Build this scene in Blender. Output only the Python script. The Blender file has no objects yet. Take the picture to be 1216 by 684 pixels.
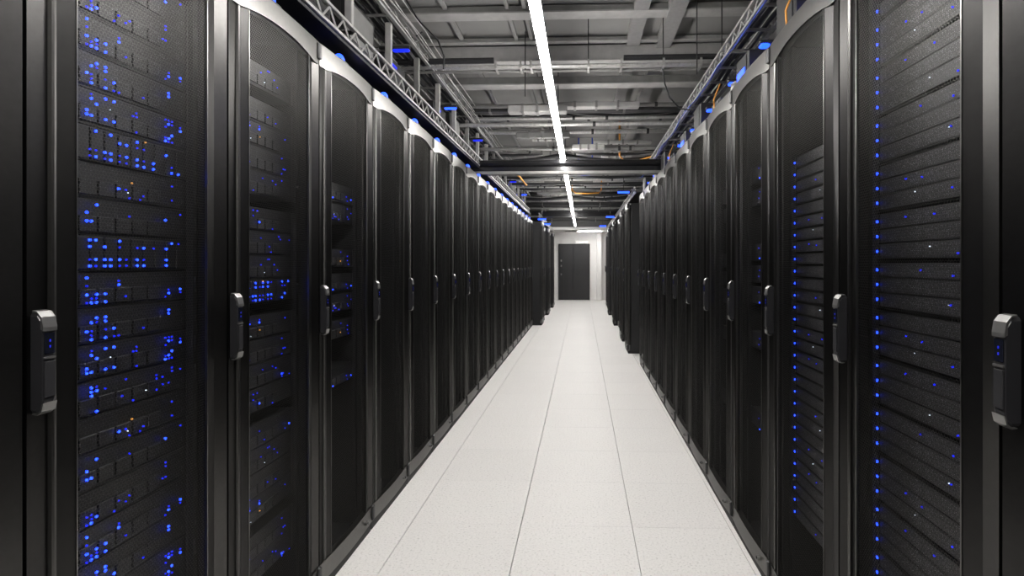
import bpy, math, random
from math import radians, pi, sin, cos
rnd = random.Random(7)
scene = bpy.context.scene
C = scene.collection

# ------------------------------------------------------------------ camera
CAM_H = 1.42
F_PX, VPX, VPY = 660.0, 691.0, 312.0
YAW = radians(2.4)
cam_d = bpy.data.cameras.new('camera'); cam = bpy.data.objects.new('camera', cam_d); C.objects.link(cam)
cam.location = (0, 0, CAM_H); cam.rotation_euler = (pi / 2, 0, YAW)
cam_d.sensor_width = 36.0; cam_d.lens = F_PX / 1216 * 36.0
cx = VPX - F_PX * math.tan(YAW)
cam_d.shift_x = -(cx - 608) / 1216
cam_d.shift_y = -(342 - VPY) / 1216
cam_d.clip_start = 0.02
scene.camera = cam
# ------------------------------------------------------------------ world, exposure
w = bpy.data.worlds.new('world'); scene.world = w; w.use_nodes = True
w.node_tree.nodes['Background'].inputs[0].default_value = (0.9, 0.95, 1.0, 1)
w.node_tree.nodes['Background'].inputs[1].default_value = 0.0
vs = scene.view_settings
vs.view_transform = 'Standard'; vs.look = 'None'; vs.gamma = 1.0; vs.use_curve_mapping = False
vs.exposure = 0.0
STRIP_POWER = 91.0       # the long linear light over the aisle
UPLIGHT_POWER = 7.0     # its upward-facing side
LOBBY_POWER = 110.0        # light in the end lobby
scene.cycles.max_bounces = 8
scene.cycles.transparent_max_bounces = 8

# ------------------------------------------------------------------ materials
def new_mat(name):
    m = bpy.data.materials.new(name); m.use_nodes = True
    nt = m.node_tree; b = nt.nodes['Principled BSDF']
    return m, nt, b
def paint(name, col, rough=0.5, metal=0.0, var=0.06, scale=30, bump=0.0, spec=0.5):
    m, nt, b = new_mat(name)
    tc = nt.nodes.new('ShaderNodeTexCoord'); n = nt.nodes.new('ShaderNodeTexNoise')
    n.inputs['Scale'].default_value = scale; n.inputs['Detail'].default_value = 3
    r = nt.nodes.new('ShaderNodeValToRGB')
    lo = [c * (1 - var) for c in col]; hi = [min(1, c * (1 + var)) for c in col]
    r.color_ramp.elements[0].color = (*lo, 1); r.color_ramp.elements[1].color = (*hi, 1)
    r.color_ramp.elements[0].position = .3; r.color_ramp.elements[1].position = .7
    nt.links.new(tc.outputs['Object'], n.inputs['Vector']); nt.links.new(n.outputs['Fac'], r.inputs['Fac'])
    nt.links.new(r.outputs['Color'], b.inputs['Base Color'])
    b.inputs['Roughness'].default_value = rough; b.inputs['Metallic'].default_value = metal
    b.inputs['Specular IOR Level'].default_value = spec
    if metal > .9: b.inputs['Specular Tint'].default_value = (.45, .45, .45, 1)
    if bump:
        bp = nt.nodes.new('ShaderNodeBump'); bp.inputs['Strength'].default_value = bump; bp.inputs['Distance'].default_value = .002
        nt.links.new(n.outputs['Fac'], bp.inputs['Height']); nt.links.new(bp.outputs['Normal'], b.inputs['Normal'])
    return m
def glow(name, col, strength):
    m, nt, b = new_mat(name)
    b.inputs['Base Color'].default_value = (*[c * .3 for c in col], 1)
    b.inputs['Emission Color'].default_value = (*col, 1); b.inputs['Emission Strength'].default_value = strength
    return m
def mesh_mat(name, col, pitch, radius):
    """perforated steel sheet: hexagonal grid of round holes in object space"""
    m, nt, b = new_mat(name); N = nt.nodes; L = nt.links
    b.inputs['Base Color'].default_value = (*col, 1); b.inputs['Roughness'].default_value = .4; b.inputs['Metallic'].default_value = 1.0; b.inputs['Specular Tint'].default_value = (.3, .3, .3, 1)
    tc = N.new('ShaderNodeTexCoord'); sp = N.new('ShaderNodeSeparateXYZ'); L.new(tc.outputs['Object'], sp.inputs[0])
    def mth(op, a, bb=None):
        n = N.new('ShaderNodeMath'); n.operation = op
        for i, v in enumerate((a, bb)):
            if v is None: continue
            if isinstance(v, (int, float)): n.inputs[i].default_value = v
            else: L.new(v, n.inputs[i])
        return n.outputs[0]
    u = mth('DIVIDE', sp.outputs['X'], pitch); v = mth('DIVIDE', sp.outputs['Z'], pitch * 1.732)
    def dist(off):
        a = mth('SUBTRACT', mth('FRACT', mth('ADD', u, off)), .5)
        c = mth('MULTIPLY', mth('SUBTRACT', mth('FRACT', mth('ADD', v, off)), .5), 1.732)
        return mth('SQRT', mth('ADD', mth('MULTIPLY', a, a), mth('MULTIPLY', c, c)))
    d = mth('MINIMUM', dist(0.0), dist(0.5))
    hole = mth('LESS_THAN', d, radius)
    tr = N.new('ShaderNodeBsdfTransparent'); mx = N.new('ShaderNodeMixShader')
    L.new(hole, mx.inputs[0]); L.new(b.outputs[0], mx.inputs[1]); L.new(tr.outputs[0], mx.inputs[2])
    L.new(mx.outputs[0], N['Material Output'].inputs['Surface'])
    return m
def speckle_mat(name, base, dot, scale, thr, rough=.5):
    """dark panel with rows of small pale vent dots"""
    m, nt, b = new_mat(name); N = nt.nodes; L = nt.links
    tc = N.new('ShaderNodeTexCoord'); mp = N.new('ShaderNodeMapping'); mp.inputs['Scale'].default_value = (1, 1, 1.3)
    vo = N.new('ShaderNodeTexVoronoi'); vo.inputs['Scale'].default_value = scale; vo.inputs['Randomness'].default_value = .12
    L.new(tc.outputs['Object'], mp.inputs[0]); L.new(mp.outputs[0], vo.inputs['Vector'])
    lt = N.new('ShaderNodeMath'); lt.operation = 'LESS_THAN'; lt.inputs[1].default_value = thr
    L.new(vo.outputs['Distance'], lt.inputs[0])
    sc = N.new('ShaderNodeSeparateColor'); L.new(vo.outputs['Color'], sc.inputs[0])
    pw = N.new('ShaderNodeMath'); pw.operation = 'POWER'; pw.inputs[1].default_value = 2.2; L.new(sc.outputs[0], pw.inputs[0])
    mu = N.new('ShaderNodeMath'); mu.operation = 'MULTIPLY'; L.new(lt.outputs[0], mu.inputs[0]); L.new(pw.outputs[0], mu.inputs[1])
    mx = N.new('ShaderNodeMixRGB'); mx.inputs[1].default_value = (*base, 1); mx.inputs[2].default_value = (*dot, 1)  # dot colour paints the light that the vent holes catch
    L.new(mu.outputs[0], mx.inputs[0]); L.new(mx.outputs[0], b.inputs['Base Color'])
    b.inputs['Roughness'].default_value = rough
    return m
def floor_mat():
    m, nt, b = new_mat('speckled_floor_tile'); N = nt.nodes; L = nt.links
    g = N.new('ShaderNodeNewGeometry')
    v = N.new('ShaderNodeTexNoise'); v.inputs['Scale'].default_value = 85; v.inputs['Detail'].default_value = 4; v.inputs['Roughness'].default_value = .7
    L.new(g.outputs['Position'], v.inputs['Vector'])
    r = N.new('ShaderNodeValToRGB'); e = r.color_ramp.elements
    e[0].position = .27; e[0].color = (.40, .39, .38, 1); e[1].position = .44; e[1].color = (.73, .715, .695, 1)
    e2 = r.color_ramp.elements.new(.72); e2.color = (.80, .785, .765, 1)
    L.new(v.outputs['Fac'], r.inputs['Fac'])
    oi = N.new('ShaderNodeObjectInfo'); mr = N.new('ShaderNodeMapRange')
    mr.inputs[3].default_value = .985; mr.inputs[4].default_value = 1.01; L.new(oi.outputs['Random'], mr.inputs[0])
    mx = N.new('ShaderNodeMixRGB'); mx.blend_type = 'MULTIPLY'; mx.inputs[0].default_value = 1
    L.new(r.outputs[0], mx.inputs[1]); L.new(mr.outputs[0], mx.inputs[2]); L.new(mx.outputs[0], b.inputs['Base Color'])
    b.inputs['Roughness'].default_value = .5; b.inputs['Specular IOR Level'].default_value = .3
    return m

M = dict(
    frame=paint('satin_charcoal_door_frame', (.215, .211, .205), .28, 1.0, .04, 60),
    stile=paint('shaded_satin_stile', (.055, .054, .053), .32, 1.0, .04, 60),  # shade of the angled door faces is painted into stile and strip tones
    hstile=paint('satin_hinge_stile', (.09, .088, .086), .32, 1.0, .04, 60),
    strip=paint('shaded_door_strip', (.055, .054, .053), .36, 1.0, .05),
    ridge=paint('satin_door_ridge', (.13, .128, .124), .32, 1.0, .04, 60),  # lighter tone paints the brighter look of the face between shaded bands
    body=paint('black_cabinet_steel', (.007, .007, .008), .55),
    gap=paint('black_plinth', (.008, .008, .009), .6),
    mesh=mesh_mat('perforated_steel', (.088, .087, .084), .0085, .44),
    handle=paint('black_handle_plastic', (.02, .02, .022), .28),
    chrome=paint('brushed_chrome', (.24, .237, .233), .34, .85, .02),
    glass=paint('handle_display_glass', (.006, .007, .012), .08),
    server=paint('server_steel', (.007, .007, .008), .5, 0),
    vent=speckle_mat('server_vent_front', (.005, .005, .006), (.34, .34, .37), 200, .28),
    vent2=speckle_mat('server_drive_front', (.005, .005, .006), (.12, .12, .13), 150, .25),
    bay=paint('drive_carrier', (.014, .014, .016), .45, 0),
    silver=paint('galvanised_steel', (.55, .545, .535), .38, .7, .15, 40),
    pale=paint('pale_painted_metal', (.40, .395, .385), .5, .1, .1, 12),
    grey=paint('grey_painted_metal', (.22, .218, .212), .5, .2, .12, 12),
    dark=paint('dark_painted_metal', (.035, .035, .036), .4, .2, .15, 12),
    black=paint('gloss_black_paint', (.012, .012, .013), .18),
    cable=paint('black_cable', (.02, .02, .022), .5),
    blue_cable=paint('blue_cable', (.02, .06, .45), .45),
    orange=paint('orange_cable', (.75, .33, .05), .5),
    ceil=paint('ceiling_board', (.27, .267, .26), .75, 0, .07, 3, .1),
    ceilbase=paint('ceiling_void', (.10, .10, .10), .8),
    tbar=paint('ceiling_runner', (.30, .297, .29), .5, .1),
    floor=floor_mat(), floorbase=paint('floor_joint', (.10, .097, .092), .8),
    wall=paint('dark_room_wall', (.12, .12, .12), .8),
    white=paint('white_wall_paint', (.80, .79, .775), .7, 0, .02),
    door=paint('smoked_door_panel', (.03, .03, .031), .25, .1),
    blue=glow('blue_light', (.012, .05, 1.0), 6.0),
    blue_dim=glow('dim_blue_light', (.006, .02, 1.0), 1.4),
    tiny_blue=glow('handle_indicator', (.006, .02, 1.0), .35),
    beacon=glow('blue_beacon', (.012, .06, 1.0), 4.5),
    amber=glow('amber_light', (1.0, .45, .08), 1.2),
    whiteled=glow('white_light', (.75, .85, 1.0), 2.0),
    signled=glow('sign_marks', (1.0, .98, .95), .9),
    lamp=glow('strip_diffuser', (1.0, .975, .945), STRIP_POWER),
    uplamp=glow('strip_uplight', (1.0, .975, .945), UPLIGHT_POWER),
    lobby=glow('lobby_diffuser', (1.0, .975, .945), LOBBY_POWER),
)

# ------------------------------------------------------------------ mesh helpers
class MB:
    def __init__(s): s.v = []; s.f = []; s.sm = []
    def add(s, vs, fs, smooth=False):
        o = len(s.v); s.v += vs
        for f in fs: s.f.append([i + o for i in f]); s.sm.append(smooth)
        return s
    def box(s, x0, x1, y0, y1, z0, z1, ch=0.0):
        if ch <= 0:
            vs = [(x, y, z) for z in (z0, z1) for y in (y0, y1) for x in (x0, x1)]
            return s.add(vs, [(0, 2, 3, 1), (4, 5, 7, 6), (0, 1, 5, 4), (2, 6, 7, 3), (0, 4, 6, 2), (1, 3, 7, 5)])
        # chamfered box: octagonal outline in xy, inset caps in z
        def ring(z, k):
            a0, a1, b0, b1 = x0 + k, x1 - k, y0 + k, y1 - k
            return [(a0 + ch, b0, z), (a1 - ch, b0, z), (a1, b0 + ch, z), (a1, b1 - ch, z), (a1 - ch, b1, z), (a0 + ch, b1, z), (a0, b1 - ch, z), (a0, b0 + ch, z)]
        vs = ring(z0, ch) + ring(z0 + ch, 0) + ring(z1 - ch, 0) + ring(z1, ch)
        fs = [list(range(7, -1, -1)), list(range(24, 32))]
        for r in range(3):
            for i in range(8):
                j = (i + 1) % 8; fs.append((r * 8 + i, r * 8 + j, r * 8 + 8 + j, r * 8 + 8 + i))
        return s.add(vs, fs)
    def prism(s, poly, x0, x1, ch=0.0, axis='x', shrink=.86):
        """poly in the other two axes, extruded from x0 to x1, ends pulled in by ch"""
        n = len(poly); ca = sum(p[0] for p in poly) / n; cb = sum(p[1] for p in poly) / n
        def ring(x, k):
            out = []
            for a, b in poly:
                a2, b2 = ca + (a - ca) * k, cb + (b - cb) * k
                out.append({'x': (x, a2, b2), 'y': (a2, x, b2), 'z': (a2, b2, x)}[axis])
            return out
        st = [(x0, 1), (x1, 1)] if not ch else [(x0, shrink), (x0 + ch, 1), (x1 - ch, 1), (x1, shrink)]
        vs = []
        for x, k in st: vs += ring(x, k)
        fs = [list(range(n - 1, -1, -1)), [(len(st) - 1) * n + i for i in range(n)]]
        for r in range(len(st) - 1):
            for i in range(n):
                j = (i + 1) % n; fs.append((r * n + i, r * n + j, r * n + n + j, r * n + n + i))
        return s.add(vs, fs)
    def tube(s, pts, r, n=8, smooth=True):
        vs = []; fs = []
        m = len(pts)
        for k, p in enumerate(pts):
            a = pts[max(0, k - 1)]; b = pts[min(m - 1, k + 1)]
            d = [b[i] - a[i] for i in range(3)]; L = math.sqrt(sum(c * c for c in d)) or 1; d = [c / L for c in d]
            up = (0, 0, 1) if abs(d[2]) < .9 else (1, 0, 0)
            e1 = [d[1] * up[2] - d[2] * up[1], d[2] * up[0] - d[0] * up[2], d[0] * up[1] - d[1] * up[0]]
            L = math.sqrt(sum(c * c for c in e1)); e1 = [c / L for c in e1]
            e2 = [d[1] * e1[2] - d[2] * e1[1], d[2] * e1[0] - d[0] * e1[2], d[0] * e1[1] - d[1] * e1[0]]
            for i in range(n):
                t = 2 * pi * i / n
                vs.append(tuple(p[q] + r * (cos(t) * e1[q] + sin(t) * e2[q]) for q in range(3)))
        for k in range(m - 1):
            for i in range(n):
                j = (i + 1) % n; fs.append((k * n + i, k * n + j, k * n + n + j, k * n + n + i))
        s.add(vs, fs, smooth)
        s.add(vs[:n], [list(range(n))[::-1]]); s.add(vs[-n:], [list(range(n))])
        return s
    def bar(s, a, b, h):
        return s.tube([a, b], h, 4, False)
    def mesh(s, name, mat):
        me = bpy.data.meshes.new(name); me.from_pydata(s.v, [], s.f)
        me.polygons.foreach_set('use_smooth', s.sm); me.materials.append(mat); me.update()
        return me
    def build(s, name, mat, parent=None, loc=None):
        return link(name, s.mesh(name, mat), parent, loc)
def link(name, me, parent=None, loc=None):
    o = bpy.data.objects.new(name, me); C.objects.link(o)
    if parent: o.parent = parent
    if loc: o.location = loc
    return o
def tag(o, label=None, cat=None, group=None, kind=None):
    if label: o['label'] = label
    if cat: o['category'] = cat
    if group: o['group'] = group
    if kind: o['kind'] = kind
    return o
def empty(name, loc=(0, 0, 0), rz=0.0):
    o = bpy.data.objects.new(name, None); C.objects.link(o); o.location = loc; o.rotation_euler = (0, 0, rz)
    o.empty_display_size = .1
    return o
def copy_tree(o, parent=None):
    c = o.copy(); C.objects.link(c); c.parent = parent
    for ch in list(o.children): copy_tree(ch, c)
    return c
ORD = 'zeroth first second third fourth fifth sixth seventh eighth ninth tenth eleventh twelfth thirteenth fourteenth fifteenth sixteenth seventeenth eighteenth nineteenth'.split()
TENS = {20: 'twent', 30: 'thirt', 40: 'fort'}
def ordw(n):
    if n < 20: return ORD[n]
    t = n // 10 * 10
    return TENS[t] + 'ieth' if n == t else TENS[t] + 'y-' + ORD[n - t]

# ------------------------------------------------------------------ room shell
XL, XR = -1.11, 0.806          # rack fronts of the two rows
RH = 2.355                     # rack height
Y0, Y1 = -2.6, 21.2
CEIL = 3.36
WL, WR = -3.0, 2.7
fl = MB().box(WL, WR, Y0, Y1, -.12, -.022).build('floor', M['floorbase']); tag(fl, kind='structure', label='white speckled raised floor of square tiles', cat='floor')
colX = [WL, -1.53, -.93, -.33, .27, .79, 1.39, WR]
tile_cache = {}
y = 3.0 - .6 * 9
while y < Y1 - .05:
    ye = min(y + .6, Y1)
    for a, b in zip(colX[:-1], colX[1:]):
        key = (round(b - a, 3), round(ye - y, 3))
        if key not in tile_cache:
            tile_cache[key] = MB().box(.002, key[0] - .002, .0005, key[1] - .0005, -.022, 0).mesh('tile', M['floor'])
        link('tile', tile_cache[key], fl, (a, y, 0))
    y += .6
ce = MB().box(WL, WR, Y0, Y1, CEIL + .03, CEIL + .15).build('ceiling', M['ceilbase']); tag(ce, kind='structure', label='grey panelled ceiling with runners', cat='ceiling')
ceX = [WL, -2.3, -1.65, -1.03, -.46, .40, .68, 1.3, 2.0, WR]
y = 1.2; k = 0
while y < Y1:
    ye = min(y + .62, Y1)
    for a, b in zip(ceX[:-1], ceX[1:]):
        z = CEIL + rnd.uniform(-.006, .012)
        MB().box(a + .012, b - .012, y + .012, ye - .012, z, z + .025).build('panel', M['ceil'], ce)
    y += .62
MB().box(WL, WR, Y0, 1.19, CEIL, CEIL + .028).build('panel', M['ceil'], ce)
for xx, hw, h, mt in ((-1.65, .012, .03, 'tbar'), (-1.03, .016, .035, 'tbar'), (-.56, .014, .04, 'tbar'), (-.43, .014, .04, 'tbar'), (.44, .055, .07, 'tbar'), (.70, .06, .09, 'tbar'), (1.3, .014, .04, 'tbar')):
    MB().box(xx - hw, xx + hw, 1.2, 19.2, CEIL - h, CEIL - .008).build('runner', M[mt], ce)
def wall(name, *b, m='wall', lab=''):
    return tag(MB().box(*b).build(name, M[m]), kind='structure', label=lab, cat='wall')
wall('wall_left', WL - .12, WL, Y0, Y1, -.12, CEIL + .15, lab='dark side wall behind the left row of racks')
wall('wall_right', WR, WR + .12, Y0, Y1, -.12, CEIL + .15, lab='dark side wall behind the right row of racks')
wall('wall_behind', WL, WR, Y0 - .12, Y0, -.12, CEIL + .15, lab='dark wall behind the camera')
wall('wall_end', WL, WR, Y1, Y1 + .12, -.12, CEIL + .15, m='white', lab='white end wall around the dark double door')
# bulkhead over the end lobby
tag(MB().box(WL, WR, 19.3, Y1, 2.57, 2.66).build('trim_1', M['white']), kind='structure', label='white soffit over the end lobby', cat='soffit')
tag(MB().box(WL, WR, 19.32, 19.42, 2.662, CEIL - .02).build('trim_3', M['wall']), kind='structure', label='dark fascia above the white soffit of the end lobby', cat='fascia')
tag(MB().box(.56, .74, Y1 - .25, Y1, 0, 2.568).build('trim_2', M['white']), kind='structure', label='white pier to the right of the end door', cat='pier')
# end door
DX0, DX1, DH = -.86, .27, 2.10
dr = empty('door_1', (0, Y1, 0)); tag(dr, 'dark double door at the end of the aisle', 'door', kind='structure')
f = MB()
f.box(DX0 - .03, DX0, -.05, 0, 0, DH + .04); f.box(DX1, DX1 + .03, -.05, 0, 0, DH + .04); f.box(DX0, DX1, -.05, 0, DH, DH + .04)
f.box(DX0, DX1, -.008, 0, .005, DH); f.build('door_frame', M['gap'], dr)
for a, b, y_ in ((DX0 + .003, DX0 + .155, -.03), (DX0 + .165, -.36, -.035), (-.31, DX1 - .004, -.035)):
    p = MB().box(a, b, y_, -.009, .01, DH - .004).build('door_leaf', M['door'], dr)
    MB().box(a + .015, b - .015, y_ - .006, y_ - .0005, .35, DH - .03).build('door_panel', M['door'], p)
MB().box(-.358, -.312, -.03, -.009, .01, DH - .004).build('door_post', M['gap'], dr)
for z in (1.50, 1.30, .98):
    MB().box(DX0 + .05, DX0 + .10, -.075, -.036, z - .04, z + .04, .008).build('door_handle', M['chrome'], dr)
# small lit notice above the door
sg = empty('lit_sign', (-.02, Y1 - .02, 2.20)); tag(sg, 'small lit white sign on the wall above the end door', 'sign')
MB().box(-.26, .30, -.02, .018, -.06, .06, .006).build('sign_plate', M['white'], sg)
for i, (a, b) in enumerate(((-.2, -.12), (-.1, -.02), (0, .1), (.13, .24))):
    MB().box(a, b, -.026, -.0205, -.03, .035).build('lit_mark', M['signled'], sg)

# ------------------------------------------------------------------ linear light over the aisle
LX, LZ, LW = -.230, 2.68, .050
ll = empty('linear_light', (LX, 0, LZ)); tag(ll, 'long glowing white linear light hung over the middle of the aisle', 'ceiling light')
MB().box(-LW / 2 - .004, LW / 2 + .004, -2.4, 18.9, .014, .050).build('housing', M['pale'], ll)
MB().box(-LW / 2, LW / 2, -2.4, 18.9, .0505, .056).build('uplight', M['uplamp'], ll)
yy = -2.4
while yy < 18.8:
    e = min(yy + 1.29, 18.9)
    MB().box(-LW / 2, LW / 2, yy, e - .002, -.012, .0135).build('diffuser', M['lamp'], ll); yy += 1.29
for yy in [i * 2.4 + .6 for i in range(8)]:
    MB().bar((0, yy, .075), (0, yy, CEIL - LZ - .01), .004).build('hanger', M['dark'], ll)
lb = empty('lobby_light', (-.05, 20.0, 2.53)); tag(lb, 'short bright light bar across the lobby ceiling before the end door', 'ceiling light')
MB().box(-.55, .75, -.05, .05, .02, .04).build('housing', M['pale'], lb)
MB().box(-.1, .75, -.045, .045, .004, .019).build('diffuser', M['lobby'], lb)

# ------------------------------------------------------------------ the rack
W = .606
BOW = .011
def bowf(x): return -BOW * (1 - ((x - W / 2) / (W / 2)) ** 2)
def bent(mb):
    mb.v = [(x, y + bowf(min(max(x, 0), W)), z) for x, y, z in mb.v]; return mb
DZ0, DZ1 = .052, RH - .004
OX0, OX1, OZ0 = .062, .553, .135
def arch(x):
    t = min(1, abs(x - (OX0 + OX1) / 2) / ((OX1 - OX0) / 2))
    return DZ1 - .070 - .026 * t ** 2.2
def make_rack():
    r = empty('server_rack')
    # cabinet carcass
    MB().box(.004, .022, .05, 1.0, .047, RH - .02).build('side_panel', M['body'], r)
    MB().box(W - .022, W - .004, .05, 1.0, .047, RH - .02).build('side_panel', M['body'], r)
    MB().box(.004, W - .004, .05, 1.0, RH - .02, RH - .006).build('top_panel', M['body'], r)
    MB().box(.022, W - .022, .98, 1.0, .047, RH - .02).build('back_panel', M['body'], r)
    MB().box(.006, W - .006, .008, .98, 0, .046).build('plinth', M['gap'], r)
    for x in (.036, W - .056):
        MB().box(x, x + .02, -0.0+.07, .085, .05, RH - .03).build('mounting_rail', M['body'], r)
    # door: frame with an arched opening, bowed in plan
    T = .03; G = .010
    N = 24
    xs = [.004] + [OX0 + (OX1 - OX0) * i / N for i in range(N + 1)] + [W - .004]
    door = empty('door'); door.parent = r
    for nm, top in (('top_rail', True), ('bottom_rail', False)):
        lo = [arch(x) if top else DZ0 for x in xs]; hi = DZ1 if top else OZ0; n = len(xs)
        vs = []
        for x, zl in zip(xs, lo): vs += [(x, 0, zl), (x, 0, hi), (x, T, hi), (x, T, zl)]
        fs = [(0, 1, 2, 3), tuple(4 * (n - 1) + q for q in (3, 2, 1, 0))]
        for k in range(n - 1):
            a, b = 4 * k, 4 * k + 4
            for q in range(4):
                q2 = (q + 1) % 4; fs.append((a + q, b + q, b + q2, a + q2))
        bent(MB().add(vs, fs)).build(nm, M['frame'], door)
    t = MB().prism([(.004, 0), (.0505, G * .85), (.0505, T), (.004, T)], OZ0 + .0003, arch(OX0) - .0003, axis='z'); bent(t).build('door_stile', M['stile'], door)
    t = MB().prism([(.0508, G * .9), (.053, .002), (.0575, .001), (.0645, .004), (.0645, T), (.0508, T)], OZ0 + .0003, arch(.064) - .0003, axis='z'); bent(t).build('door_ridge', M['ridge'], door)
    t = MB().prism([(.554, G), (W - .004, 0), (W - .004, T), (.554, T)], OZ0 + .0003, arch(OX1) - .0003, axis='z'); bent(t).build('door_stile', M['hstile'], door)
    # solid strips sloping up to the mesh on both sides, shade of the slope painted in
    for x0, x1, y0_, y1_ in ((.0648, .104, G, .003), (.511, .5537, .003, G)):
        t = MB(); n = 4
        for i in range(n):
            a = x0 + (x1 - x0) * i / n; b = x0 + (x1 - x0) * (i + 1) / n
            ya = y0_ + (y1_ - y0_) * i / n; yb = y0_ + (y1_ - y0_) * (i + 1) / n
            t.add([(a, ya, OZ0), (b, yb, OZ0), (b, yb, arch(b)), (a, ya, arch(a)), (a, .02, OZ0), (b, .02, OZ0), (b, .02, arch(b)), (a, .02, arch(a))],
                  [(0, 1, 2, 3), (5, 4, 7, 6), (0, 4, 5, 1), (3, 2, 6, 7), (0, 3, 7, 4), (1, 5, 6, 2)])
        bent(t).build('door_strip', M['strip'], door)
    # perforated sheet (single-skin steel, bowed)
    t = MB(); n = 20; x0, x1 = .104, .511
    for i in range(n):
        a = x0 + (x1 - x0) * i / n; b = x0 + (x1 - x0) * (i + 1) / n
        t.add([(a, .006, OZ0), (b, .006, OZ0), (b, .006, arch(b)), (a, .006, arch(a))], [(0, 1, 2, 3)], True)
    bent(t).build('mesh_panel', M['mesh'], door)
    for x in (.104, .509):
        bent(MB().box(x, x + .003, .001, .008, OZ0, arch(x))).build('mesh_edge', M['frame'], door)
    # lock knob on the bottom rail
    k = MB(); k.tube([(.49, .0, .092), (.49, -.012, .092)], .011, 12); bent(k).build('door_lock', M['chrome'], door)
    k = MB(); k.tube([(.49, -.0122, .092), (.49, -.016, .092)], .006, 10); bent(k).build('lock_core', M['glass'], door)
    # hinge caps at the hinge side
    for z0, z1 in ((DZ1 - .075, DZ1 - .005), (DZ0 + .005, DZ0 + .085)):
        MB().box(W - .018, W + .006, -.012, .02, z0, z1, .005).build('hinge_cap', M['dark'], r)
    # swing handle
    zc, hw = 1.217, .0135; xh = .026
    P = .72
    prof = [(.008, -.100), (-.016, -.102), (-.028, -.094), (-.033, -.078), (-.033, .070), (-.028, .090), (-.018, .101), (.008, .103)]
    h = MB().prism([(a * P, zc + b) for a, b in prof], xh - hw, xh + hw, .004, shrink=.93).build('handle', M['handle'], r)
    cap = [(-.029, .068), (-.0375, .064), (-.0375, .072), (-.032, .093), (-.019, .105), (-.004, .107), (-.004, .1035), (-.018, .102), (-.0285, .0905)]
    MB().prism([(a * P, zc + b) for a, b in cap], xh - hw - .001, xh + hw + .001, .003, shrink=.97).build('handle_cap', M['chrome'], h)
    cap = [(-.0335, -.082), (-.0375, -.08), (-.032, -.098), (-.018, -.1055), (-.004, -.1035), (-.004, -.1025), (-.017, -.1025), (-.029, -.0945)]
    MB().prism([(a * P, zc + b) for a, b in cap], xh - hw - .001, xh + hw + .001, .003, shrink=.97).build('handle_tip', M['chrome'], h)
    y_ = -.033 * P
    MB().box(xh - .010, xh + .010, y_ - .002, y_ - .0002, zc + .018, zc + .060).build('display', M['glass'], h)
    for dz in (.030, .042): MB().box(xh - .0013, xh + .0013, y_ - .003, y_ - .0022, zc + dz, zc + dz + .005).build('indicator', M['tiny_blue'], h)
    MB().box(xh - .012, xh + .012, y_ - .0035, y_ - .0002, zc + .008, zc + .012).build('lever_lip', M['chrome'], h)
    MB().box(xh - .011, xh + .011, y_ - .0035, y_ - .0002, zc - .070, zc + .003, .0012).build('lever', M['handle'], h)
    return r
proto = make_rack(); first = [True]
def rack(loc, rz, sx, label, group):
    o = proto if first[0] else copy_tree(proto); first[0] = False
    o.location = loc; o.rotation_euler = (0, 0, rz); o.scale = (sx, 1, 1)
    return tag(o, label, 'server rack', group)
GL, GR = 'server racks of the left-hand row', 'server racks of the right-hand row'
# left row: seams as seen in the photograph
def left_seams():
    s = [.42, 1.062, 1.698, 2.305, 2.908]
    while s[-1] < 12.0: s.append(s[-1] + .6)
    return s
def right_seams():
    s = [.42, 1.105, 1.778, 2.425, 3.024, 3.616]
    while s[-1] < 7.5: s.append(s[-1] + .602)
    return s
SL, SR = left_seams(), right_seams()
lr, rr = [], []
for i, (a, b) in enumerate(zip(SL[:-1], SL[1:])):
    lab = 'black server rack cut off by the left picture edge, closest to the viewer' if i == 0 else \
        'black server rack with perforated door, %s fully visible one in the left-hand row' % ordw(i)
    if i == 1: lab = 'closest full black server rack on the left, blue lights glowing behind its perforated door'
    lr.append(rack((XL, a, 0), pi / 2, (b - a) / W, lab, GL))
for i, (a, b) in enumerate(zip(SR[:-1], SR[1:])):
    lab = 'black server rack cut off by the right picture edge, closest to the viewer' if i == 0 else \
        'black server rack with perforated door, %s fully visible one in the right-hand row' % ordw(i)
    if i == 1: lab = 'closest full black server rack on the right, one column of blue dots behind mesh'
    rr.append(rack((XR, b, 0), -pi / 2, (b - a) / W, lab, GR))
# farther banks, some cabinets standing proud of their neighbours
y = SL[-1] + .06; n = 0
while y < 19.0:
    n += 1; proud = n in (1, 5, 9)
    rack((-.90 if proud else -.985, y, 0), pi / 2, .99, 'dark %s server rack, %s of the far left bank beyond the long row' % ('protruding' if proud else 'flush', ordw(n)), 'server racks of the far left bank')
    y += .602 + (.05 if n in (4, 8) else 0)
y = 8.72; n = 0
while y < 18.6:
    n += 1; proud = n in (1, 3, 7, 11)
    rack((.715 if proud else .80, y + .6, 0), -pi / 2, .99, 'dark %s server rack, %s of the far right bank behind the gap' % ('protruding' if proud else 'flush', ordw(n)), 'server racks of the far right bank')
    y += .602 + (.12 if n in (2, 6, 10) else 0)

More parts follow.
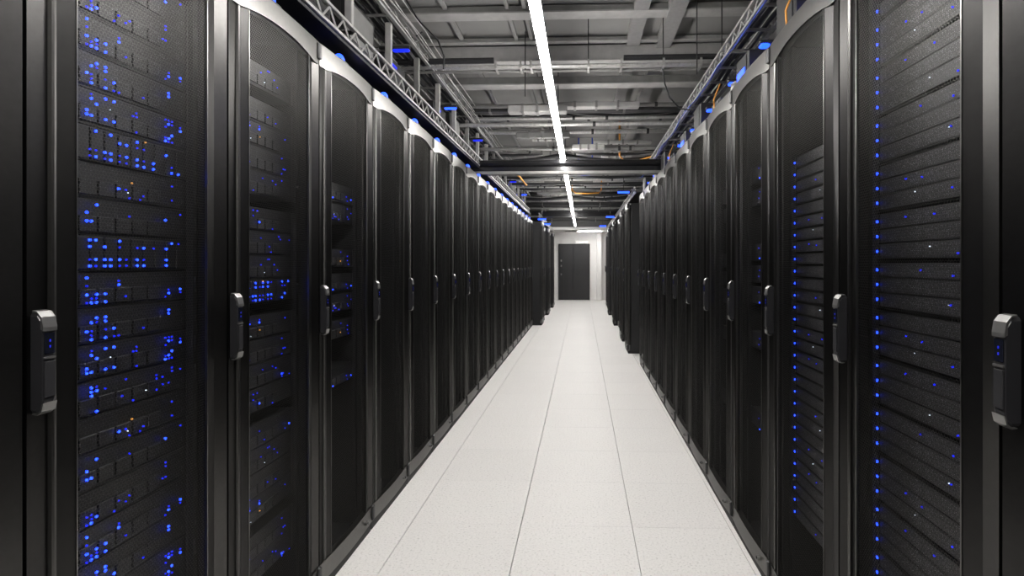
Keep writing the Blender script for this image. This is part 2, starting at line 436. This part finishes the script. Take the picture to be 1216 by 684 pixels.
# ------------------------------------------------------------------ servers (rack-local: x from the handle side, front at y = SF)
SF = .088
U = .04445
def dots(mb, pts, r):
    for x, z in pts:
        mb.tube([(x, -.004, z), (x, -.0005, z)], r, 8)
def make_server(units, kind, seed):
    R = random.Random(seed); h = units * U - .002
    s = empty('server_unit')
    MB().box(.062, W - .062, .001, .72, 0, h).build('chassis', M['server'], s)
    for x in (.036, W - .061):
        MB().box(x, x + .0245, -.003, 0, 0, h).build('rack_ear', M['bay'], s)
        MB().tube([(x + .012, -.003, h * .25), (x + .012, -.02, h * .25), (x + .012, -.02, h * .75), (x + .012, -.003, h * .75)], .003, 6).build('ear_handle', M['bay'], s)
    bl, dm, am, wh = [], [], [], []
    if kind == 'slim':       # 1U with one bright status light at the handle side
        MB().box(.066, W - .066, -.0005, .0008, .003, h - .003).build('front_panel', M['vent'], s)
        bl.append((.058, h * .5))
        for _ in range(R.choice((0, 1, 1, 2, 3))): dm.append((R.uniform(.15, W - .09), R.uniform(.2, .8) * h))
        if R.random() < .3: wh.append((R.uniform(.2, W - .1), R.uniform(.2, .8) * h))
    elif kind == 'array':    # rows of drive carriers, each with its lights
        m = MB(); n = 12
        for i in range(n):
            x = .07 + i * (W - .14) / n
            m.box(x, x + (W - .14) / n - .004, -.009, .0005, .004, h - .004, .0015)
        tag(m.build('drive_carriers', M['vent2'], s), kind='stuff')
        for i, x in enumerate((.22, .236, .26, .277, .303, .323, .356, .378, .41, .455, .475, .50)):
            on = .95 if i < 8 else .5
            for row in range(5):
                z = .012 + row * (h - .024) / 4
                if row == 2: continue
                if R.random() < on * (.95 if row < 2 else .6): (bl if R.random() < .62 else dm).append((x, z))
        if R.random() < .8: am.append((R.uniform(.24, .44), h * .93))
    else:                    # 2U server, light clusters at both ends
        MB().box(.066, W - .066, -.0005, .0008, .004, h - .004).build('front_panel', M['vent2'], s)
        m = MB()
        for i in range(6):
            x = .15 + i * .05
            m.box(x, x + .045, -.006, .0005, .008, h * .52, .0015)
        tag(m.build('drive_carriers', M['vent2'], s), kind='stuff')
        for cz in (h * .25, h * .72):
            dens = R.choice((.25, .5, .9)) * (.55 if kind == 'faint' else 1)
            for gx in (.212, .224, .238, .262, .286, .300):
                for gz in (-.010, .0, .010):
                    if R.random() < dens * (.7 if gx < .23 else .28): (bl if R.random() < (.62 if kind != 'faint' else .12) else dm).append((gx, cz + gz))
            if R.random() < .8:
                for gx in (.452, .464, .476, .508):
                    for gz in (-.010, .0, .010):
                        if R.random() < dens * .42: (bl if R.random() < (.45 if kind != 'faint' else .12) else dm).append((gx, cz + gz))
            for _ in range(R.choice((0, 0, 1, 2, 4))): dm.append((.31 + .011 * R.randint(0, 13), cz + R.choice((-.010, 0, .010))))
        if R.random() < .25: am.append((R.uniform(.25, .45), h * R.uniform(.2, .8)))
        if R.random() < .4: wh.append((R.uniform(.24, .45), h * R.uniform(.2, .8)))
    for nm, pts, mt, r in (('status_light', bl, 'blue', .0034 if kind != 'slim' else .0042), ('activity_light', dm, 'blue_dim', .0026), ('warning_light', am, 'amber', .0024), ('link_light', wh, 'whiteled', .0014)):
        if pts:
            m = MB()
            if nm == 'status_light' and kind == 'slim': m.add([(x, y - .003, z) for x, y, z in MBdots(pts, r).v], MBdots(pts, r).f)
            else: m = MBdots(pts, r, -.010 if kind != 'slim' else -.0008)
            tag(m.build(nm, M[mt], s), kind='stuff' if len(pts) > 8 else None)
    return s
def MBdots(pts, r, y=-.0008):
    m = MB()
    for x, z in pts: m.tube([(x, y, z), (x, y - .003, z)], r, 8)
    return m
protos = {}
def server(units, kind, seed):
    k = (units, kind, seed)
    if k not in protos: protos[k] = make_server(*k); return protos[k]
    return copy_tree(protos[k])
def fill(seams, idx, side, zs, where, group, descr):
    """zs: list of (z, units, kind, seed), top first"""
    a, b = seams[idx], seams[idx + 1]
    for n, (z, u, kind, seed) in enumerate(zs):
        s = server(u, kind, seed); s.scale = ((b - a) / W, 1, 1)
        if side < 0: s.location = (XL - SF, a, z); s.rotation_euler = (0, 0, pi / 2)
        else: s.location = (XR + SF, b, z); s.rotation_euler = (0, 0, -pi / 2)
        tag(s, '%s, %s from top in %s' % (descr[kind], ordw(n + 1), where), 'server', group)
D = {'faint': 'server with faint blue lights', 'slim': 'slim server with a blue status light', 'array': 'drive array with columns of blue lights', 'server': 'server with blue light clusters'}
# left A
zs = []; z = 2.20; i = 0
while z > .45:
    kind = 'array' if i in (5, 8) else 'server'
    zs.append((z - 2 * U, 2, kind, 100 + (i * 5) % 7 if kind == 'server' else 50 + i)); z -= 2 * U; i += 1
fill(SL, 1, -1, zs, 'the closest left rack', 'servers in the closest left rack', D)
zs = []; z = 2.16; i = 0
while z > .28:
    kind = 'array' if i == 8 else 'server' if i in (4, 13) else 'faint'
    zs.append((z - 2 * U, 2, kind, 60 if kind == 'array' else 200 + (i * 3) % 7)); z -= 2 * U * (1.0 if i % 4 else 1.5); i += 1
fill(SL, 2, -1, zs, 'the second left rack', 'servers in the second left rack', D)
zs = [(v, 2, 'faint', 300 + q % 3) for q, v in enumerate((1.72, 1.62, 1.40, 1.28, 1.18, 1.05, .82))]
fill(SL, 3, -1, zs, 'the third left rack', 'servers in the third left rack', D)
zs = []; z = 2.20; i = 0
while z > .5:
    zs.append((z - U, 1, 'slim', 400 + (i * 5) % 9)); z -= U * (1.0 if i % 3 else 1.25); i += 1
fill(SR, 1, 1, zs, 'the closest right rack', 'servers in the closest right rack', D)
zs = []; z = 1.86; i = 0
while z > .36:
    zs.append((z - U, 1, 'slim', 400 + (i * 4) % 9)); z -= U * 1.13; i += 1
fill(SR, 2, 1, zs, 'the second right rack', 'servers in the second right rack', D)
for j, where in ((3, 'the third right rack'), (4, 'the fourth right rack')):
    zs = [(v - .04 * j, 2, 'faint', 302 + q % 2) for q, v in enumerate((1.95, 1.83, 1.55, 1.44, 1.33, 1.10, .7))]
    fill(SR, j, 1, zs, where, 'servers in ' + where, D)

# ------------------------------------------------------------------ overhead: trays, posts, beacons
def truss_tray(name, label, xa, xb, ya, yb, z0, z1, step, pan=True, mat='silver', group=None):
    """xa = aisle side. Zig-zag side rails joined by rungs, a dark pan underneath."""
    t = empty(name, ((xa + xb) / 2, ya, z0)); tag(t, label, 'cable tray', group)
    L = yb - ya; hx = abs(xb - xa) / 2; h = z1 - z0
    for sx in (-hx, hx):
        for zz in (0, h):
            MB().box(sx - .012, sx + .012, 0, L, zz - .007, zz + .007).build('rail', M[mat], t)
        zig = MB().bar((sx, 0, .008), (sx, step / 2, h - .008), .006).mesh('brace', M[mat])
        zag = MB().bar((sx, step / 2, h - .008), (sx, step, .008), .006).mesh('brace', M[mat])
        for k in range(int(L / step)):
            link('brace', zig, t, (0, k * step, 0)); link('brace', zag, t, (0, k * step, 0))
    rg = MB().box(-hx, hx, -.01, .01, -.006, .006).mesh('rung', M[mat])
    for k in range(int(L / (step * 2)) + 1): link('rung', rg, t, (0, k * step * 2 + .02, .0))
    if pan: MB().box(-hx, hx, 0, L, -.026, -.012).build('pan', M['dark'], t)
    return t
truss_tray('cable_tray', 'silver trussed cable tray running above the left row of racks', -1.19, -1.50, 1.0, 12.6, 2.545, 2.635, .15)
truss_tray('cable_tray', 'silver trussed cable tray running above the right row of racks', .90, 1.05, 1.0, 8.2, 2.71, 2.785, .15, pan=False)
truss_tray('cable_tray', 'dark high cable ladder near the ceiling above the left row', -1.20, -1.44, 1.0, 12.6, 2.965, 3.04, .24, pan=False, mat='grey')
truss_tray('cable_tray', 'short dark cable tray above the far left bank', -1.0, -1.3, 12.9, 19.0, 2.5, 2.57, .3, mat='grey')
truss_tray('cable_tray', 'short dark cable tray above the far right bank', .85, 1.1, 8.8, 19.0, 2.55, 2.62, .3, mat='grey')
def cable(pts, r, mat, label, group=None, cat='cable', name='cable'):
    o = MB().tube(pts, r, 8).build(name, M[mat]); return tag(o, label, cat, group)
def run(x, z, ya, yb, r, mat, label, group, seed, amp=.012):
    R = random.Random(seed); n = int((yb - ya) / .35) + 2; pts = []
    for i in range(n):
        pts.append((x + R.uniform(-amp, amp), ya + (yb - ya) * i / (n - 1), z + R.uniform(-amp * .4, amp * .4)))
    return cable(pts, r, mat, label, group)
for k in range(6):
    run(-1.25 - .042 * k, 2.575 + .008 * (k % 2), 1.0, 12.6, .014, 'cable', 'black cable in the silver tray over the left row, %s from the aisle' % ordw(k + 1), 'cables in the left tray', 10 + k)
for k in range(5):
    run(-1.235 - .042 * k, 2.995 + .008 * (k % 2), 1.0, 12.6, .013, 'cable', 'black cable in the high ladder over the left row, %s from the aisle' % ordw(k + 1), 'cables in the high left ladder', 20 + k)
for k in range(3):
    run(.935 + .04 * k, 2.735 + .006 * (k % 2), 1.0, 8.2, .013, 'cable' if k else 'cable', 'black cable lying in the tray over the right row, %s from the aisle' % ordw(k + 1) if k else 'black cable lying in the tray over the right row, first from the aisle', 'cables in the right tray', 30 + k)
run(1.10, 2.66, 1.0, 8.2, .016, 'cable', 'thick black cable slung beneath the tray over the right row', None, 40, .02)
run(.86, 2.655, 1.2, 8.2, .004, 'blue_cable', 'thin blue cable slung beneath the tray over the right row', None, 41, .015)
# dark cable bank filling the space over the rack backs
for s_, x0, x1, n, wh in ((-1, -1.62, -2.35, 7, 'left'), (1, 1.28, 1.9, 6, 'right')):
    t = empty('cable_shelf', ((x0 + x1) / 2, 1.0, 2.88)); tag(t, 'dark wide cable shelf behind the trays over the %s row' % wh, 'cable tray')
    hx = abs(x1 - x0) / 2; Lc = 11.6 if s_ < 0 else 7.2
    MB().box(-hx, hx, 0, Lc, -.012, 0).build('pan', M['dark'], t)
    for sx in (-hx, hx): MB().box(sx - .008, sx + .008, 0, Lc, .0005, .07).build('rail', M['dark'], t)
    for k in range(n):
        run(x0 + (x1 - x0) * (k + .7) / (n + .4), 2.912, 1.0, 1.0 + Lc, .03, 'cable', 'thick black cable on the dark shelf over the %s row, %s from the aisle' % (wh, ordw(k + 1)), 'cables on the %s shelf' % wh, 60 + k + 10 * s_, .01)
# posts that carry the trays
post_l = [2.3 + .604 * i for i in range(17)]
for i, yv in enumerate(post_l):
    p = empty('tray_post', (-1.235, yv, 2.642)); tag(p, 'pale upright post between the silver tray and the high ladder, %s along' % ordw(i + 1), 'post', 'tray posts over the left row')
    MB().box(-.02, .02, -.016, .016, .0, .312, .004).build('upright', M['pale'] if i % 3 else M['grey'], p)
    MB().box(-.03, .03, -.03, .03, .0, .006).build('base_plate', M['grey'], p)
    if i % 4 == 3: continue
    hb = (.20, .26, .17, .23)[i % 4]
    q = empty('patch_box', (-1.40, yv + .30, 2.645)); tag(q, 'dark patch box standing on the silver left tray, just beyond the %s post' % ordw(i + 1), 'junction box', 'patch boxes on the left tray')
    MB().box(-.11, .11, -.21, .21, 0, hb, .01).build('case', M['dark'], q)
    MB().box(.1105, .114, -.17, .17, .03, hb - .03).build('lid', M['grey'] if i % 2 else M['dark'], q)
    MB().box(-.08, .08, -.214, -.2105, .03, hb - .04).build('side_cover', M['grey'] if i % 3 == 0 else M['dark'], q)
    if i % 2 == 0: MB().box(.1145, .117, -.12, .0, hb - .055, hb - .04).build('light_bar', M['blue_dim'], q)
for k in range(5):
    run(-1.165 - .02 * (k % 2), 2.93 + .05 * k, 1.0, 12.6, .004, 'silver', 'thin bright wire strung beside the high left ladder, %s from below' % ordw(k + 1), 'wires beside the high ladder', 300 + k, .01)
for i, yv in enumerate([2.2 + 1.2 * k for k in range(5)]):
    p = empty('tray_post', (1.2, yv, RH)); tag(p, 'dark upright post between the right rack tops and the tray, %s along' % ordw(i + 1), 'post', 'tray posts over the right row')
    MB().box(-.02, .02, -.02, .02, -.004, .44, .004).build('upright', M['grey'], p)
    MB().box(-.3, -.021, -.012, .012, .33, .340).build('bracket', M['grey'], p)
    MB().box(-.045, .045, -.045, .045, -.006, .006).build('base_plate', M['grey'], p)
# junction boxes with blue lights on the left rack tops
for i in range(1, len(SL) - 1):
    yb = (SL[i] + SL[i + 1]) / 2 + .02
    b = empty('rack_beacon', (XL - .05, yb, RH - .006)); tag(b, 'blue beacon light on top of the %s left-hand rack' % ordw(i), 'beacon', 'blue beacons on the left row')
    MB().box(-.05, .022, -.045, .045, 0, .045, .006).build('base', M['dark'], b)
    m = MB(); n = 12
    for k in range(5):
        t0 = (pi / 2) * k / 5; t1 = (pi / 2) * (k + 1) / 5
        for q in range(n):
            a0, a1 = 2 * pi * q / n, 2 * pi * (q + 1) / n
            P = lambda t, a: (-.006 + .024 * cos(t) * cos(a), .03 * cos(t) * sin(a), .0455 + .030 * sin(t))
            m.add([P(t0, a0), P(t0, a1), P(t1, a1), P(t1, a0)], [(0, 1, 2, 3)], True)
    m.build('dome', M['beacon'], b)
    if i % 2 == 0:
        q = empty('junction_box', (-1.36, SL[i] + .15, RH - .006)); tag(q, 'dark junction box on top of the %s left-hand rack' % ordw(i), 'junction box', 'junction boxes on the left row')
        MB().box(-.1, .1, -.11, .11, 0, .13, .008).build('case', M['dark'], q); MB().box(.1005, .104, -.08, .08, .02, .11).build('lid', M['grey'], q)
        MB().box(.1045, .108, -.05, .05, .09, .1).build('light_bar', M['blue_dim'], q)
for i in range(1, len(SR) - 1):
    yb = SR[i] + .42
    b = empty('rack_beacon', (XR + .13, yb, 2.52)); tag(b, 'blue light bar on a stalk over the %s right-hand rack' % ordw(i), 'beacon', 'blue light bars on the right row')
    MB().box(.0, .02, -.01, .01, RH - 2.526, .0, .003).build('stalk', M['dark'], b)
    MB().box(-.045, .065, -.02, .02, .0005, .02, .004).build('base', M['dark'], b)
    for xx in (-.04, .014): MB().box(xx, xx + .045, -.026, .018, -.016, .0, .005).build('lamp', M['beacon'], b)
    q = empty('junction_box', (XR + .17, yb + .24, RH - .006)); tag(q, 'dark junction box on top of the %s right-hand rack' % ordw(i), 'junction box', 'junction boxes on the right row')
    hb = (.20, .13, .26)[i % 3]
    MB().box(-.1, .1, -.11, .11, 0, hb, .008).build('case', M['dark'], q); MB().box(-.104, -.1005, -.09, .09, .02, hb - .02).build('lid', M['dark'], q)
    if i % 2 == 0:
        g = empty('pale_canister', (XR + .11, yb - .17, RH - .006)); tag(g, 'pale round canister on top of the %s right-hand rack' % ordw(i), 'canister', 'canisters on the right row')
        MB().prism([(.05 * cos(2 * pi * t / 16), .05 * sin(2 * pi * t / 16)) for t in range(16)], 0, .09, axis='z').build('drum', M['pale'], g)
        MB().prism([(.053 * cos(2 * pi * t / 16), .053 * sin(2 * pi * t / 16)) for t in range(16)], .0905, .125, .016, axis='z', shrink=.6).build('lid', M['pale'], g)
    if i in (3, 6): MB().box(-.108, -.1045, -.07, .07, .04, .12).build('light_panel', M['beacon'], q)
    if i in (2, 4, 7): cable([(XR + .035, yb + .12, RH - .006), (XR + .03, yb + .12, RH + .10), (XR + .05, yb + .12, RH + .15), (XR + .07, yb + .12, RH + .2)], .0045, 'orange', 'orange patch cable rising from the %s right-hand rack' % ordw(i), 'orange patch cables')
# upper blue light bars on the high left ladder
for i, yv in enumerate((3.55, 4.9, 6.2, 7.6, 9.4, 11.2)):
    b = empty('light_bar', (-1.16, yv, 2.80)); tag(b, 'blue light bar hanging below the high left ladder, %s along' % ordw(i + 1), 'light', 'blue light bars under the high ladder')
    MB().box(-.15, .05, -.015, .015, .0005, .02, .003).build('base', M['dark'], b); MB().box(-.06, .045, -.013, .013, -.016, 0, .004).build('lamp', M['beacon'] if i % 2 else M['blue_dim'], b)
    MB().bar((-.1, 0, .02), (-.1, 0, .165), .005).build('stalk', M['dark'], b)

# ------------------------------------------------------------------ overhead: things that cross the aisle
def pY(v, z): return F_PX * (z - CAM_H) / (VPY - v)
# main black beam
BY = 6.42
b = empty('black_cross_beam', (0, BY, 2.44)); tag(b, 'glossy black beam crossing the aisle below the linear light', 'beam', kind='thing')
oct_ = lambda cy, cz, r: [(cy + r * cos(2 * pi * k / 14), cz + r * sin(2 * pi * k / 14)) for k in range(14)]
MB().prism(oct_(.0, .125, .045), -1.28, .92).build('upper_tube', M['black'], b)
MB().prism([(-.05, .032), (.05, .032), (.05, .082), (-.05, .082)], -1.28, .92).build('beam_web', M['black'], b)
MB().prism([(-.06, 0), (.06, 0), (.06, .0315), (-.06, .0315)], -1.28, .92).build('lower_flange', M['grey'], b)  # grey tone paints the lit bottom edge of the black beam
for xx in (-1.26, .88): MB().box(xx - .02, xx + .02, -.03, .03, RH - 2.446, -.001).build('bracket', M['dark'], b)
b = empty('black_cross_beam', (0, 14.2, 2.60)); tag(b, 'far dark beam crossing the aisle before the end lobby', 'beam', kind='thing')
MB().box(-1.3, 1.0, -.05, .05, 0, .13, .01).build('beam_web', M['black'], b); MB().box(-1.3, 1.0, -.07, .07, -.02, -.001).build('lower_flange', M['dark'], b)
# conduit bundle nearest the viewer
yv = 4.25
cb = empty('conduit_bundle', (0, yv, 2.93)); tag(cb, 'bundle of dark and silver conduits clamped across the aisle, nearest the viewer', 'conduit')
for dy, dz, r, mt, xa, xb in ((0, 0, .009, 'silver', -1.9, 1.9), (.05, .012, .011, 'silver', -1.9, 1.9), (.02, .052, .024, 'cable', -1.9, -.68), (.03, .062, .022, 'cable', .32, 1.9), (.09, .03, .012, 'dark', -1.9, 1.9), (.11, .0, .012, 'grey', -1.9, 1.9)):
    MB().tube([(xa, dy, dz), (xb, dy, dz)], r, 8).build('conduit', M[mt], cb)
for xx in (-.66, -.47, -.39, .05, .3, .62, .9):
    m = MB().box(xx - .008, xx + .008, -.016, .125, -.02, -.014); m.box(xx - .008, xx + .008, -.018, -.012, -.014, .04); m.build('clamp', M['silver'], cb)
# grey ceiling beams just behind it
for k, (yv, zz, th, dp, mt, lab) in enumerate((
    (4.20, 3.30, .05, .10, 'grey', 'slim grey ceiling beam in front of the conduit bundle'),
    (4.75, 3.315, .03, .03, 'pale', 'thin pale ceiling rail above the conduit bundle'),
    (4.95, 3.18, .13, .26, 'pale', 'wide pale ceiling beam just behind the conduit bundle'),
    (5.45, 3.16, .07, .12, 'grey', 'grey ceiling beam, second behind the conduit bundle'))):
    o = empty('ceiling_beam', (0, yv, zz)); tag(o, lab, 'beam', kind='thing')
    MB().box(-2.2, 2.1, -dp / 2, dp / 2, 0, th, .006).build('beam_web', M[mt], o); MB().box(-2.2, 2.1, -dp / 2 - .015, dp / 2 + .015, -.012, -.0005).build('lower_flange', M['pale'], o)  # pale flange paints the lit lower edge of each beam
# dense layers of pipes, ducts and trays farther down the aisle
R = random.Random(21)
yv = 5.65; n = 0; count = {}
NAMES = {'pipe': ('ceiling_pipe', 'pipe', 'silver pipe crossing over the aisle behind the conduit bundle'),
         'dark': ('ceiling_duct', 'duct', 'dark flat duct crossing over the aisle behind the conduit bundle'),
         'pale': ('ceiling_duct', 'duct', 'short pale duct crossing over the aisle behind the conduit bundle'),
         'bundle': ('cable_bundle', 'cable', 'black cable bundle crossing over the aisle behind the conduit bundle')}
while yv < 18.8:
    k = R.choice(('pipe', 'dark', 'pale', 'bundle', 'pale', 'pipe', 'dark', 'bundle') if yv > 9 else ('pipe', 'pale', 'bundle', 'pale', 'pipe', 'dark', 'pale')); count[k] = count.get(k, 0) + 1; nm, cat, lab = NAMES[k]
    zz = R.uniform(2.80, 3.14); xa, xb = -1.75, 1.2
    if k == 'pipe':
        r = R.uniform(.010, .028); o = empty(nm, (0, yv, zz))
        MB().tube([(xa, 0, 0), (xb, 0, 0)], r, 10).build('pipe_run', M[R.choice(('silver', 'silver', 'grey'))], o)
        for q in range(R.randint(2, 4)):
            xx = R.uniform(-1, .9); MB().tube([(xx, 0, 0), (xx + .03, 0, 0)], r + .008, 10).build('coupling', M['dark'], o)
    elif k in ('dark', 'pale'):
        if k == 'pale':
            wd = R.uniform(.35, .95); xa = R.uniform(-1.2, 1.0 - wd); xb = xa + wd
        h = R.uniform(.03, .08); dp = R.uniform(.05, .13); o = empty(nm, (0, yv, zz))
        MB().box(xa, xb, -dp / 2, dp / 2, 0, h, .008).build('duct_body', M['dark' if k == 'dark' else R.choice(('pale', 'pale', 'grey'))], o)
        for q in range(3):
            xx = xa + (xb - xa) * (q + 1) / 4; MB().box(xx - .012, xx + .012, -dp / 2 - .008, dp / 2 + .008, -.008, h + .008).build('flange', M['grey'], o)
    else:
        o = empty(nm, (0, yv, zz))
        for q in range(3):
            sag = R.uniform(.02, .10); dyy = (q - 1) * .034
            MB().tube([(xa + (xb - xa) * t / 8, dyy, .03 * (q % 2) + .05 - sag * sin(pi * ((t * 1.0) % 4) / 4)) for t in range(9)], .015, 6).build('strand', M['cable'], o)
    tag(o, lab + ', %s from the viewer' % ordw(count[k]), cat, cat + 's crossing over the aisle')
    n += 1; yv += R.uniform(.10, .15) if yv < 9 else R.uniform(.15, .21)
# orange and blue cables crossing
cable([(-.2, 10.9, 3.35), (-.19, 10.9, 2.84), (-.12, 10.9, 2.785), (.1, 10.9, 2.775), (.33, 10.9, 2.785), (.38, 10.9, 2.84), (.39, 10.9, 3.35)], .012, 'orange', 'orange cable looping down from the ceiling over the aisle beyond the black beam')
cable([(.5, 7.4, 3.35), (.5, 7.4, 2.84), (.55, 7.4, 2.78), (.72, 7.4, 2.77), (.95, 7.2, 2.80)], .012, 'orange', 'orange cable bent over the right row near the black beam')
cable([(-1.2, 7.6, 2.655), (-1.1, 7.8, 2.70), (-1.0, 7.9, 2.72), (-.93, 8.3, 2.71), (-.86, 8.6, 2.62)], .012, 'orange', 'orange cable dangling over the left row beyond the black beam')
cable([(-.05, 8.6, 3.35), (-.05, 8.6, 2.82), (-.01, 8.6, 2.78), (.12, 8.6, 2.78), (.16, 8.6, 2.82), (.16, 8.6, 3.35)], .01, 'blue_cable', 'blue cable looping down from the ceiling beyond the black beam')
# hanging wires in front of the ceiling
cable([(-1.28, 4.0, 3.34), (-1.2, 4.02, 3.2), (-1.06, 4.05, 3.06), (-1.02, 4.08, 2.95), (-1.03, 4.1, 2.86)], .006, 'cable', 'black wire looping down from the ceiling to the high ladder')
cable([(-1.5, 4.0, 3.35), (-1.45, 4.0, 3.1), (-1.35, 4.0, 3.06), (-1.22, 4.0, 3.06), (-1.16, 4.0, 3.1)], .006, 'cable', 'short black wire curling beside the high ladder')
for i, (xx, yv, zb, zt) in enumerate(((.83, 4.05, 2.78, 3.34), (1.02, 4.1, 2.9, 3.34), (.05, 4.27, 2.94, 3.34), (.62, 4.27, 2.94, 3.34), (-.47, 4.6, 2.8, 3.34))):
    o = MB().tube([(xx, yv, zb), (xx, yv, zt)], .0045, 6).build('hanger_rod', M['dark'])
    tag(o, 'thin dark rod hanging from the ceiling near the conduit bundle, %s from the left' % ordw([3, 4, 1, 2, 0][i] + 1), 'rod', 'ceiling rods')
cable([(.62, 4.3, 2.93), (.64, 4.32, 2.8), (.68, 4.34, 2.7), (.76, 4.36, 2.62), (.9, 4.36, 2.6)], .006, 'cable', 'black wire drooping from the conduit bundle to the right tray')
# blue lights on the far banks
for i, (xx, yv, zz) in enumerate(((.66, 13.0, 2.5), (.62, 16.5, 2.52), (.7, 9.4, 2.62), (-.95, 13.2, 2.47), (-.92, 14.6, 2.45))):
    b = empty('light_bar', (xx, yv, zz)); tag(b, 'blue light bar over the far racks, %s of five from the end door' % ordw(5 - [2, 4, 0, 1, 3][i]), 'light', 'blue light bars over the far racks')
    MB().box(-.1, .1, -.02, .02, .0005, .03, .004).build('base', M['dark'], b); MB().box(-.095, .095, -.018, .018, -.03, 0, .005).build('lamp', M['beacon'], b); MB().bar((0, 0, .03), (0, 0, CEIL - zz + .005), .005).build('stalk', M['dark'], b)
